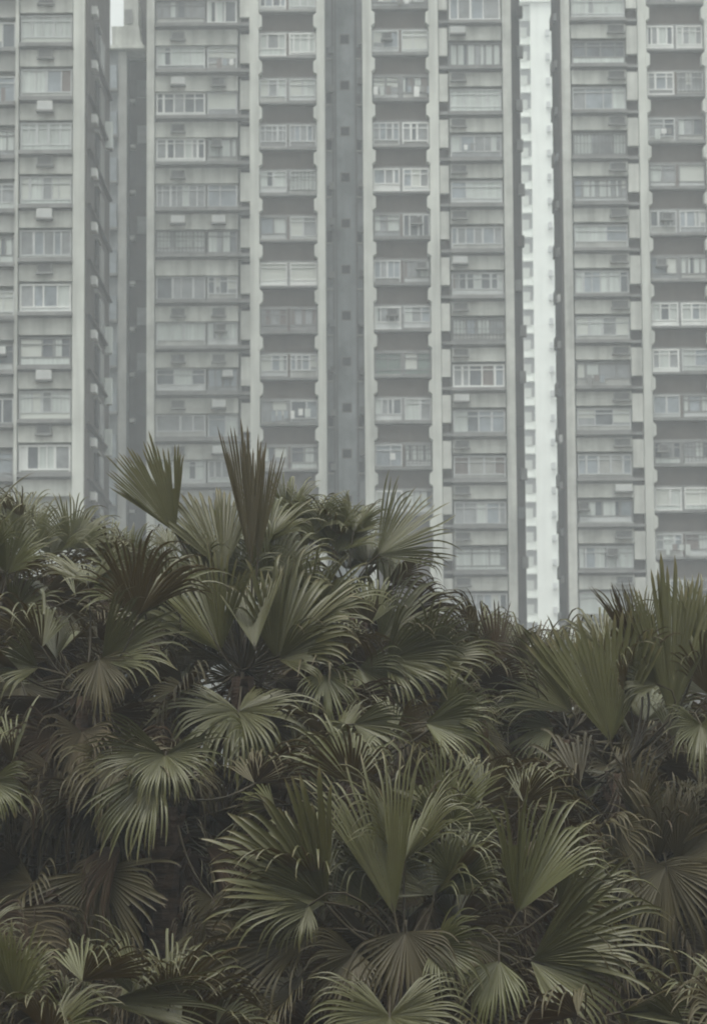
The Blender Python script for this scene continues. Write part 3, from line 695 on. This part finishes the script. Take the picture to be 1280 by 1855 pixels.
def palm(label, cpx, cpy, Y, n=34, keys=(), avoid=0.95, old=0.0, scale=1.0, seed=0, elev=(78, -60), dead=18, rot=0, clear=None):
    rnd = random.Random(seed * 7 + 3)
    c = at(cpx, cpy, Y)
    root = empty('fan_palm', (c.x, c.y, 0))
    tag(root, label, 'palm', 'fan palms in front of the apartment blocks')
    # trunk with old leaf bases
    pts, rad = [], []
    lean = rnd.uniform(-0.15, 0.15)
    for i in range(15):
        u = i / 14; pts.append(Vector((lean * (1 - u) ** 2 * 0 , 0, u * (c.z - 0.05)))); rad.append(0.12 - 0.025 * u + (0.012 if i % 2 else 0))
    tr = tube(pts, rad, 'trunk', root, 'trunk', 10)
    # old leaf bases standing out round the upper trunk
    me = tr.data; bm = bmesh.new(); bm.from_mesh(me)
    for i in range(46):
        az = i * 2.39996; zz = c.z - 0.05 - i * 0.045; d_ = Vector((math.cos(az), math.sin(az), 0)); sd_ = Vector((-d_.y, d_.x, 0))
        b0 = d_ * 0.08 + Vector((0, 0, zz - 0.16)); b1 = d_ * rnd.uniform(0.16, 0.22) + Vector((0, 0, zz + rnd.uniform(0.02, 0.1)))
        vs = [bm.verts.new(b0 - sd_ * .06), bm.verts.new(b0 + sd_ * .06), bm.verts.new(b1 + sd_ * .025), bm.verts.new(b1 - sd_ * .025), bm.verts.new(b0 + d_ * .05), bm.verts.new(b1 + d_ * .02)]
        for q in ((0, 1, 2, 3), (0, 4, 1), (1, 4, 5, 2), (0, 3, 5, 4), (3, 2, 5)): bm.faces.new([vs[t_] for t_ in q])
    bm.to_mesh(me); bm.free()
    golden = 2.39996
    for i in range(n):
        u = (i + 0.5) / n
        el = elev[0] + (elev[1] - elev[0]) * u ** 0.9 + rnd.uniform(-7, 7)
        az = i * golden + seed * 1.3 + rnd.uniform(-0.2, 0.2)
        dh = Vector((math.cos(az), math.sin(az), 0))
        if dh.y < -0.15 and rnd.random() < avoid and el > -38: continue
        e1 = R_(el)
        sdir = dh * math.cos(e1) + UPV * math.sin(e1)
        Ls = rnd.choice((0.55, 0.75, 0.95)) * scale
        hub = c + sdir * Ls
        pe = el - rnd.uniform(8, 35)
        if too_high(hub + (dh * math.cos(R_(pe)) + UPV * math.sin(R_(pe))) * 0.8 * scale) or too_high(hub): continue
        if crowds(hub + (dh * math.cos(R_(pe)) + UPV * math.sin(R_(pe))) * 0.4 * scale) and rnd.random() < 0.9: continue
        pit = min((80, 55, 30, 5, -20, -45, -70), key=lambda q: abs(q - pe))
        e2 = R_(pit + rnd.uniform(-4, 4))
        axis = dh * math.cos(e2) + UPV * math.sin(e2)
        nrm = UPV if pit < 79 else -dh + UPV * 0.2
        rm = frame_from(axis, nrm)
        rm = rm @ Matrix.Rotation(rnd.uniform(-0.28, 0.28), 3, 'Y')
        kind = 'old' if (pit <= -20 and rnd.random() < 0.75) or rnd.random() < old else None  # dark leaves for low fronds, and to imitate shade in the dimmer palms
        me = VAR[(pit, rnd.randrange(7)) + ((kind,) if kind else ())]
        s = scale * rnd.uniform(0.74, 1.06)
        o = put('frond', me, root, Matrix.Translation(hub) @ rm.to_4x4() @ Matrix.Scale(s, 4))
        # stalk from the crown's heart to the hub
        st = bpy.data.objects.new('stalk', STALK[min(STALK, key=lambda q: abs(q - Ls / scale))]); COL.objects.link(st); st.parent = o
        v = (c - hub); vl = (o.matrix_basis.to_3x3().inverted() @ v)
        rs = frame_from(-vl, Vector((0, 0, 1)))
        st.matrix_local = rs.to_4x4() @ Matrix.Scale(1.0, 4)
    for i in range(dead):
        az = i * golden * 1.07 + seed
        dh = Vector((math.cos(az), math.sin(az), 0))
        pit = rnd.choice((-70, -70, -45))
        e2 = R_(pit); hub = c + dh * rnd.uniform(0.2, 0.5) * scale + Vector((0, 0, -0.3 - rnd.uniform(0, 1.5)))
        axis = dh * math.cos(e2) + UPV * math.sin(e2)
        if rnd.random() < .6 and crowds(hub + axis * 0.4): continue
        put('dead_frond', VAR[pit, rnd.randrange(7), 'dead'], root, Matrix.Translation(hub) @ frame_from(axis, UPV).to_4x4() @ Matrix.Scale(scale * rnd.uniform(0.9, 1.2), 4))
    for j, k in enumerate(keys): key_frond(root, c, Y, seed * 100 + j, **k)
    return root

def key_frond(root, c, Y, seed, h, d, R, t=0, A=115, cup=25, rec=0.8, droop=1.0, roll=0, dy=0.0, m='leaf', split=0.44, nseg=None, stem=True):
    """h hub pixel, d pointing direction in the picture (deg, 90 = up), R length in photo pixels, t lean away from the viewer (deg),
    roll 0 = upper face to the viewer, 180 = underside"""
    Yh = Y + dy
    hub = at(h[0], h[1], Yh)
    Rm = R / (F / Yh)
    ph, ta = R_(d), R_(t)
    axis = Vector((math.cos(ph) * math.cos(ta), math.sin(ta), math.sin(ph) * math.cos(ta)))
    n0 = Vector((0, -1, 0.25))
    rm = frame_from(axis, n0)
    rm = rm @ Matrix.Rotation(R_(roll), 3, 'Y')
    gl = rm.transposed() @ Vector((0, 0, -1))
    me = frond_mesh(Rm, A, min(75, cup + 14), rec, droop, gl, seed, nseg=nseg, split=split, m=m)
    o = put('frond', me, root, Matrix.Translation(hub) @ rm.to_4x4())
    if stem:
        inv = (Matrix.Translation(hub) @ rm.to_4x4()).inverted()
        a = inv @ c; b = Vector((0, 0, 0)); ctl = Vector((0, -a.length * 0.55, 0))
        pts = [(a * (1 - u) ** 2 + ctl * 2 * u * (1 - u) + b * u * u) for u in (0, .2, .4, .6, .8, 1)]
        nb = Vector((0, Rm * 0.12, -0.012)); pts += [nb, Vector((0, Rm * 0.3, -0.02 - 0.02 * rec))]
        tube(pts, [0.017, 0.014, 0.012, 0.011, 0.010, 0.010, 0.008, 0.003], 'stalk', o)

K = dict
PALMS = [
 # back row first
 K(label='low fan palm at the back with dark spiky fronds, below the white tower slot', cpx=890, cpy=1230, Y=28.5, n=49, seed=1, scale=.85, keys=[
   K(h=(900, 1200), d=100, R=105, A=70, cup=20, rec=.2, droop=.3, m='leaf_dark', roll=180), K(h=(960, 1215), d=80, R=95, A=70, droop=.4, m='leaf_dark'),
   K(h=(850, 1190), d=120, R=90, A=80, droop=.5, m='leaf_dark')]),
 K(label='half hidden fan palm behind the gap, tips just under the right block', cpx=1040, cpy=1290, Y=29.5, n=49, seed=2, scale=.9, keys=[
   K(h=(1040, 1220), d=88, R=95, A=85, droop=.5)]),
 K(label='rounded back palm at upper left under the pale tower', cpx=100, cpy=1040, Y=29, n=52, seed=3, scale=.85, keys=[
   K(h=(60, 995), d=100, R=105, A=95, droop=.7, rec=.5, t=25), K(h=(130, 995), d=62, R=110, A=90, droop=.7, rec=.5, t=25), K(h=(20, 975), d=108, R=95, A=90, droop=.6, rec=.4, t=20), K(h=(95, 1010), d=85, R=100, A=90, droop=1., rec=.6, t=30)]),
 K(label='back palm with a short upright fan, in the dip left of the tallest palm', cpx=250, cpy=1090, Y=30, n=49, seed=4, scale=.8, keys=[
   K(h=(235, 1040), d=105, R=95, A=85, droop=.6), K(h=(290, 1050), d=80, R=80, A=80, droop=.6)]),
 K(label='palm right behind the tallest one, arching tips forming the rounded shoulder', cpx=650, cpy=1100, Y=27, n=52, seed=5, scale=.9, avoid=.95, keys=[
   K(h=(684, 1006), d=38, R=160, A=48, cup=0, rec=.2, droop=.3, t=14, nseg=28, split=.45, dy=-.5), K(h=(560, 960), d=85, R=105, A=95, rec=.6, droop=1.0, t=28),
   K(h=(640, 965), d=75, R=95, A=95, rec=.6, droop=1.0, t=28), K(h=(600, 985), d=100, R=105, A=90, rec=.6, droop=1.0, t=28), K(h=(520, 945), d=80, R=95, A=80, rec=1, droop=.8),
   K(h=(690, 1160), d=48, R=170, A=58, rec=.6, droop=.7, t=10), K(h=(610, 1000), d=60, R=120, A=80, rec=.5, droop=.9, t=22), K(h=(540, 1010), d=110, R=110, A=80, rec=.5, droop=.9, t=22)]),
 K(label='palm with wide drooping fronds right of centre, below the rounded shoulder', cpx=760, cpy=1230, Y=25, n=55, seed=6, scale=.9, keys=[
   K(h=(700, 1195), d=-5, R=150, A=85, t=-20, rec=1.0, droop=1.3), K(h=(770, 1200), d=25, R=140, A=80, t=-10, rec=1.2, droop=1.3),
   K(h=(790, 1290), d=-10, R=130, A=80, t=-25, rec=1, droop=1.5), K(h=(650, 1210), d=-35, R=130, A=75, t=-25, rec=1., droop=1.2)]),
 K(label='palm behind the right one with a bright small fan drooping leftwards', cpx=1030, cpy=1330, Y=25.5, n=52, seed=7, scale=.95, keys=[
   K(h=(1000, 1315), d=195, R=95, A=75, rec=1.0, droop=.9, t=-15), K(h=(1035, 1290), d=142, R=190, A=42, rec=.5, droop=.8, t=-5),
   K(h=(985, 1290), d=150, R=110, A=60, rec=.8, droop=.9)]),
 K(label='back palm at the right edge filling in behind the tall right-hand fans', cpx=1285, cpy=1260, Y=27, n=49, seed=22, scale=.95, keys=[
   K(h=(1240, 1130), d=100, R=85, A=60, droop=.5), K(h=(1280, 1250), d=110, R=120, A=80, rec=.8, droop=1.)]),
 K(label='left-edge palm with an upright fan cut by the picture edge', cpx=0, cpy=1110, Y=24.5, n=52, seed=8, scale=.95, keys=[
   K(h=(12, 1040), d=65, R=115, A=75, rec=.6, droop=.7), K(h=(25, 1110), d=30, R=100, A=80, rec=.8, droop=.9, t=-15), K(h=(-20, 1010), d=100, R=120, A=70, droop=.6)]),
 K(label='tallest fan palm, dark spear frond standing upright against the windows', cpx=440, cpy=1215, Y=23, n=52, seed=9, avoid=.95, keys=[
   K(h=(455, 1030), d=93, R=246, A=14, cup=20, rec=.1, droop=.1, roll=12, m='leaf_dark', split=.74, nseg=17), K(h=(466, 1020), d=86, R=205, A=10, cup=20, rec=.1, droop=.2, t=6, m='leaf_dark', split=.68, nseg=15, dy=.15),
   K(h=(318, 965), d=121, R=172, A=37, cup=8, rec=.1, droop=.15, roll=8, split=.72, nseg=34, dy=.3), K(h=(405, 1035), d=106, R=172, A=44, cup=12, rec=.2, droop=.3, split=.72, dy=.2, t=24),
   K(h=(400, 1180), d=118, R=205, A=62, cup=30, rec=.5, droop=.7, t=8, split=.6), K(h=(462, 1175), d=95, R=145, A=27, cup=14, rec=.1, droop=.3, t=28, split=.8, dy=-.3), K(h=(425, 1195), d=100, R=165, A=100, rec=.6, droop=.9, t=14, m='leaf_dark', dy=.6), K(h=(510, 1150), d=62, R=160, A=100, rec=.6, droop=1., t=14, dy=.65), K(h=(380, 1215), d=150, R=140, A=90, rec=.7, droop=1., t=8, m='leaf_dark', dy=.5), K(h=(440, 1235), d=90, R=125, A=105, cup=20, rec=.3, droop=.6, t=8, m='leaf_dark', dy=.35),
   K(h=(500, 1195), d=62, R=205, A=75, cup=30, rec=.8, droop=.9, t=6, split=.6), K(h=(505, 1195), d=15, R=125, A=55, cup=20, rec=1., droop=1.2, t=-20, dy=-.2),
   K(h=(432, 1288), d=-92, R=180, A=155, cup=6, rec=1.7, droop=1.2, t=-60, dy=-.5, split=.4), K(h=(590, 1222), d=-70, R=100, A=90, rec=.8, droop=1.1, t=-30, dy=-.3),
   K(h=(560, 1120), d=40, R=150, A=70, rec=.8, droop=.9, dy=.4), K(h=(330, 1120), d=150, R=150, A=70, rec=1., droop=1.0, dy=.2), K(h=(480, 985), d=70, R=130, A=70, rec=.8, droop=.8, dy=.5, t=20), K(h=(400, 1075), d=82, R=150, A=95, rec=.8, droop=1., dy=.4, t=20), K(h=(350, 1070), d=125, R=125, A=90, rec=.9, droop=1.1, dy=.35, t=20),
   K(h=(490, 1060), d=60, R=150, A=90, rec=.9, droop=1.1, dy=.45, t=20), K(h=(440, 1050), d=95, R=130, A=90, rec=.8, droop=1., dy=.6, t=15)]),
 K(label='right-hand palm with one broad smooth olive fan held upright', cpx=1130, cpy=1390, Y=23, n=52, seed=10, avoid=.95, keys=[
   K(h=(1105, 1345), d=98, R=222, A=38, cup=8, rec=.1, droop=.25, split=.8, t=4), K(h=(1215, 1300), d=86, R=265, A=32, cup=20, rec=.1, droop=.25, split=.66, t=10),
   K(h=(1150, 1190), d=118, R=140, A=34, cup=70, rec=.2, droop=.2, roll=30, m='leaf_dark', dy=.4), K(h=(1268, 1312), d=-85, R=110, A=130, rec=.8, droop=1.2, t=-40, dy=-.4),
   K(h=(1190, 1240), d=170, R=80, A=70, rec=.8, droop=.8, dy=-.1), K(h=(1262, 1180), d=80, R=140, A=50, cup=40, droop=.3, dy=.3), K(h=(1160, 1180), d=95, R=120, A=45, droop=.3, dy=.6)]),
 K(label='mid-left palm with a smooth cupped leaf and pale streaming tips', cpx=160, cpy=1250, Y=22, n=52, seed=11, avoid=.95, scale=.95, keys=[
   K(h=(185, 1195), d=28, R=165, A=60, cup=20, rec=.6, droop=.8, t=-10), K(h=(180, 1195), d=-80, R=110, A=80, rec=.6, droop=.6, t=-25, m='leaf_dark'),
   K(h=(240, 1080), d=140, R=130, A=60, rec=.8, droop=.9, dy=.3), K(h=(300, 1090), d=150, R=120, A=75, rec=1., droop=1., dy=.2), K(h=(70, 1210), d=170, R=110, A=80, rec=1, droop=1.2)]),
 K(label='mid-centre palm whose rounded pale leaf folds over, below the tallest palm', cpx=650, cpy=1400, Y=21.5, n=29, seed=12, avoid=.95, scale=.95, keys=[
   K(h=(645, 1322), d=215, R=75, A=60, cup=20, rec=1.2, droop=.8, t=-35, split=.8), K(h=(640, 1312), d=-12, R=115, A=55, rec=1., droop=1.2, t=-20),
   K(h=(770, 1310), d=-5, R=140, A=60, rec=1., droop=1.3, t=-20), K(h=(810, 1300), d=35, R=110, A=70, rec=1., droop=1.2)]),
 K(label='deep-shade palm at lower left with one broad hanging fan', cpx=170, cpy=1545, Y=21.4, n=49, seed=13, avoid=.95, dead=22, old=.8, elev=(60, -50), keys=[
   K(h=(178, 1580), d=-88, R=180, A=95, cup=15, rec=.5, droop=.8, t=-14, m='leaf_dark', split=.6, dy=-.35)]),
 K(label='left lower palm with a pale star of tips at its bent frond', cpx=300, cpy=1450, Y=21, n=14, seed=14, avoid=.95, dead=22, old=.7, scale=.95, elev=(40, -50), keys=[
   K(h=(300, 1368), d=175, R=150, A=38, rec=.6, droop=.8, t=-10), K(h=(300, 1368), d=-92, R=120, A=75, cup=10, rec=1.1, droop=1.5, t=-50), K(h=(300, 1368), d=5, R=115, A=40, rec=1.2, droop=1.6, t=-10),
   K(h=(290, 1390), d=-120, R=190, A=45, rec=.4, droop=1., t=-25)]),
 K(label='left-edge lower palm showing only a drooping frond tip', cpx=-60, cpy=1500, Y=20.5, n=12, seed=15, old=.8, avoid=.95, elev=(30, -50), keys=[
   K(h=(-15, 1415), d=-20, R=100, A=70, rec=1., droop=1.3, t=-25)]),
 K(label='palm just behind the front centre palm, pale stiff fan open to the right', cpx=810, cpy=1540, Y=20.6, n=46, seed=16, avoid=.95, scale=.9, elev=(60, -30), keys=[
   K(h=(800, 1495), d=72, R=155, A=85, cup=20, rec=.3, droop=.5, split=.45), K(h=(830, 1520), d=60, R=110, A=100, rec=1, droop=1.2)]),
 K(label='dim palm in shadow at lower right behind the front palm', cpx=1200, cpy=1560, Y=22.8, n=49, seed=17, avoid=.95, dead=22, old=.8, elev=(55, -50), keys=[
   K(h=(1255, 1500), d=75, R=90, A=60, rec=.6, droop=1.), K(h=(1150, 1490), d=85, R=130, A=60, cup=45, rec=.2, droop=.5, m='leaf_dark'), K(h=(1205, 1545), d=92, R=150, A=80, droop=.8, m='leaf_dark', dy=-.15), K(h=(1190, 1560), d=140, R=150, A=80, droop=1.2, m='leaf_dark', dy=-.2), K(h=(1225, 1560), d=40, R=150, A=80, droop=1.2, m='leaf_dark', dy=-.2), K(h=(1205, 1570), d=-90, R=190, A=85, droop=1.2, t=-20, m='leaf_dark', dy=-.35)]),
 K(label='front centre palm with the largest crown, fans spread to both sides', cpx=735, cpy=1735, Y=19, n=55, seed=18, avoid=.95, keys=[
   K(h=(715, 1660), d=102, R=295, A=28, cup=24, rec=.3, droop=.9, split=.52, t=8, dy=.1, nseg=26), K(h=(592, 1640), d=128, R=245, A=56, cup=25, rec=.5, droop=.7, t=2, split=.6),
   K(h=(935, 1655), d=66, R=235, A=44, cup=30, rec=.5, droop=1.3, t=8, split=.5, nseg=26), K(h=(590, 1635), d=175, R=195, A=40, rec=1.0, droop=1.3, t=-15, dy=-.1),
   K(h=(965, 1735), d=24, R=260, A=48, cup=20, rec=.5, droop=1.1, t=-5), K(h=(788, 1712), d=-12, R=120, A=85, cup=15, rec=.7, droop=.9, t=-30, dy=-.4),
   K(h=(705, 1840), d=-90, R=185, A=158, cup=12, rec=1.2, droop=.8, t=-52, dy=-.7, split=.42), K(h=(903, 1740), d=-105, R=130, A=60, cup=20, rec=.6, droop=.9, t=-25, dy=-.4),
   K(h=(560, 1690), d=195, R=230, A=60, rec=.8, droop=.8, t=-5, m='leaf_dark', dy=.1), K(h=(560, 1640), d=225, R=100, A=60, rec=1., droop=1.2, t=-20, dy=-.2),
   K(h=(735, 1688), d=-91, R=170, A=75, cup=20, rec=.8, droop=1.2, t=-22, m='leaf_dark', dy=-.35), K(h=(645, 1725), d=-128, R=140, A=80, rec=.8, droop=1.2, t=-25, m='leaf_dark', dy=-.2),
   K(h=(850, 1700), d=-60, R=140, A=80, rec=.8, droop=1.3, t=-20, m='leaf_dark', dy=-.15), K(h=(680, 1640), d=140, R=150, A=60, rec=.6, droop=1.0, t=10, dy=.3), K(h=(800, 1620), d=45, R=150, A=70, rec=1., droop=1.4, t=15, dy=.35),
   K(h=(960, 1740), d=-15, R=200, A=60, rec=.8, droop=1.3, t=-15, dy=-.2), K(h=(830, 1600), d=80, R=130, A=90, rec=1.2, droop=1.3, dy=.4), K(h=(1010, 1640), d=40, R=190, A=55, rec=1., droop=1.4, dy=.4)]),
 K(label='nearest bottom-left palm with pale upright tips', cpx=10, cpy=1880, Y=17.2, n=38, seed=19, avoid=.95, scale=.8, elev=(38, -50), keys=[
   K(h=(30, 1815), d=85, R=130, A=60, cup=25, rec=.2, droop=.4, dy=-.1), K(h=(10, 1800), d=60, R=120, A=60, droop=.5)]),
 K(label='bottom-edge palm left of centre with long flat fronds', cpx=230, cpy=1920, Y=17.6, n=44, seed=20, avoid=.95, scale=.8, keys=[
   K(h=(190, 1815), d=-3, R=220, A=30, cup=40, rec=.6, droop=.6, t=-5), K(h=(130, 1860), d=90, R=100, A=60, droop=.6)]),
 K(label='bottom-right corner palm with long pale fronds crossing the edge', cpx=1260, cpy=1900, Y=17.2, n=41, seed=21, avoid=.95, scale=.8, elev=(45, -35), keys=[
   K(h=(1120, 1835), d=4, R=180, A=30, cup=40, rec=.4, droop=.5, t=-5), K(h=(1240, 1860), d=170, R=130, A=60, droop=1.)]),
]
for p in PALMS:
    for k in p.get('keys', ()):
        ct = math.cos(R_(k.get('t', 0))); a = R_(k['d'])
        KEYS.append((k['h'][0] + k['R'] * .5 * ct * math.cos(a), k['h'][1] - k['R'] * .5 * ct * math.sin(a), k['R'] * .62, p['Y'] + k.get('dy', 0)))
for p in PALMS: palm(**p)

# ------------------------------------------------------------------ dark leafy backing added behind the palms
def added_hedge():
    r = np.random.default_rng(5)
    root = empty('added_hedge', (0, 33.5, 0))
    tag(root, 'dark leafy backing added behind the palms to keep the gaps dark', 'added_hedge')
    xs = np.linspace(-9, 9, 73)
    top = 6.5 + 0.35 * np.sin(xs * 1.1) + 0.3 * np.sin(xs * 2.7 + 1) + r.normal(0, 0.12, len(xs))
    v, f = [], []
    for i, x in enumerate(xs):
        for j in range(9):
            u = j / 8; wob = r.normal(0, 0.12)
            v.append((x, -0.4 + wob + 0.5 * u * u, top[i] * u - 0.3 * (u > .9)))
    for i in range(len(xs) - 1):
        for j in range(8):
            f.append((i*9+j, (i+1)*9+j, (i+1)*9+j+1, i*9+j+1))
    n = len(v)
    v += [(x, y + 1.6, z) for x, y, z in v]
    f += [tuple(n + k for k in reversed(q)) for q in f]
    for i in range(len(xs) - 1): f.append((i*9+8, (i+1)*9+8, n+(i+1)*9+8, n+i*9+8))
    me = bpy.data.meshes.new('dark_core'); me.from_pydata(v, [], f); me.materials.append(M['trunk']); me.update()
    o = bpy.data.objects.new('dark_core', me); COL.objects.link(o); o.parent = root
    N = 26000
    x = r.uniform(-9.1, 9.1, N); tz = np.interp(x, xs, top); u = r.random(N) ** 0.8
    c = np.stack([x, r.uniform(-1.0, 0.1, N) + 0.4 * u, u * tz + r.normal(0, .18, N)], 1)
    a = r.normal(0, 1, (N, 3)); a /= np.linalg.norm(a, axis=1)[:, None]
    b = np.cross(a, r.normal(0, 1, (N, 3))); b /= np.linalg.norm(b, axis=1)[:, None]
    L = r.uniform(.08, .16, N)[:, None]
    V = np.stack([c - a * L, c + b * L * .42, c + a * L, c - b * L * .42], 1).reshape(-1, 3)
    me = bpy.data.meshes.new('foliage'); me.from_pydata(V.tolist(), [], np.arange(4 * N).reshape(-1, 4).tolist()); me.materials.append(M['leaf_dark']); me.update()
    o = bpy.data.objects.new('foliage', me); COL.objects.link(o); o.parent = root
added_hedge()

# ------------------------------------------------------------------ hazy air
hz = bpy.data.meshes.new('haze')
x0, x1, y0, y1, z0, z1 = -602, 602, -252, 952, -1.3, 110
hz.from_pydata([(x0,y0,z0),(x1,y0,z0),(x1,y1,z0),(x0,y1,z0),(x0,y0,z1),(x1,y0,z1),(x1,y1,z1),(x0,y1,z1)], [],
               [(0,3,2,1),(4,5,6,7),(0,1,5,4),(1,2,6,5),(2,3,7,6),(3,0,4,7)])
ho = bpy.data.objects.new('haze', hz); COL.objects.link(ho); tag(ho, None, kind='stuff')
hm = bpy.data.materials.new('haze_air'); hm.use_nodes = True; t = hm.node_tree; t.nodes.clear()
pv = t.nodes.new('ShaderNodeVolumePrincipled'); pv.inputs['Color'].default_value = (0.885, 0.94, 0.985, 1)
pv.inputs['Density'].default_value = 0.0016; pv.inputs['Anisotropy'].default_value = 0.0
mo = t.nodes.new('ShaderNodeOutputMaterial'); t.links.new(pv.outputs[0], mo.inputs['Volume'])
hz.materials.append(hm)
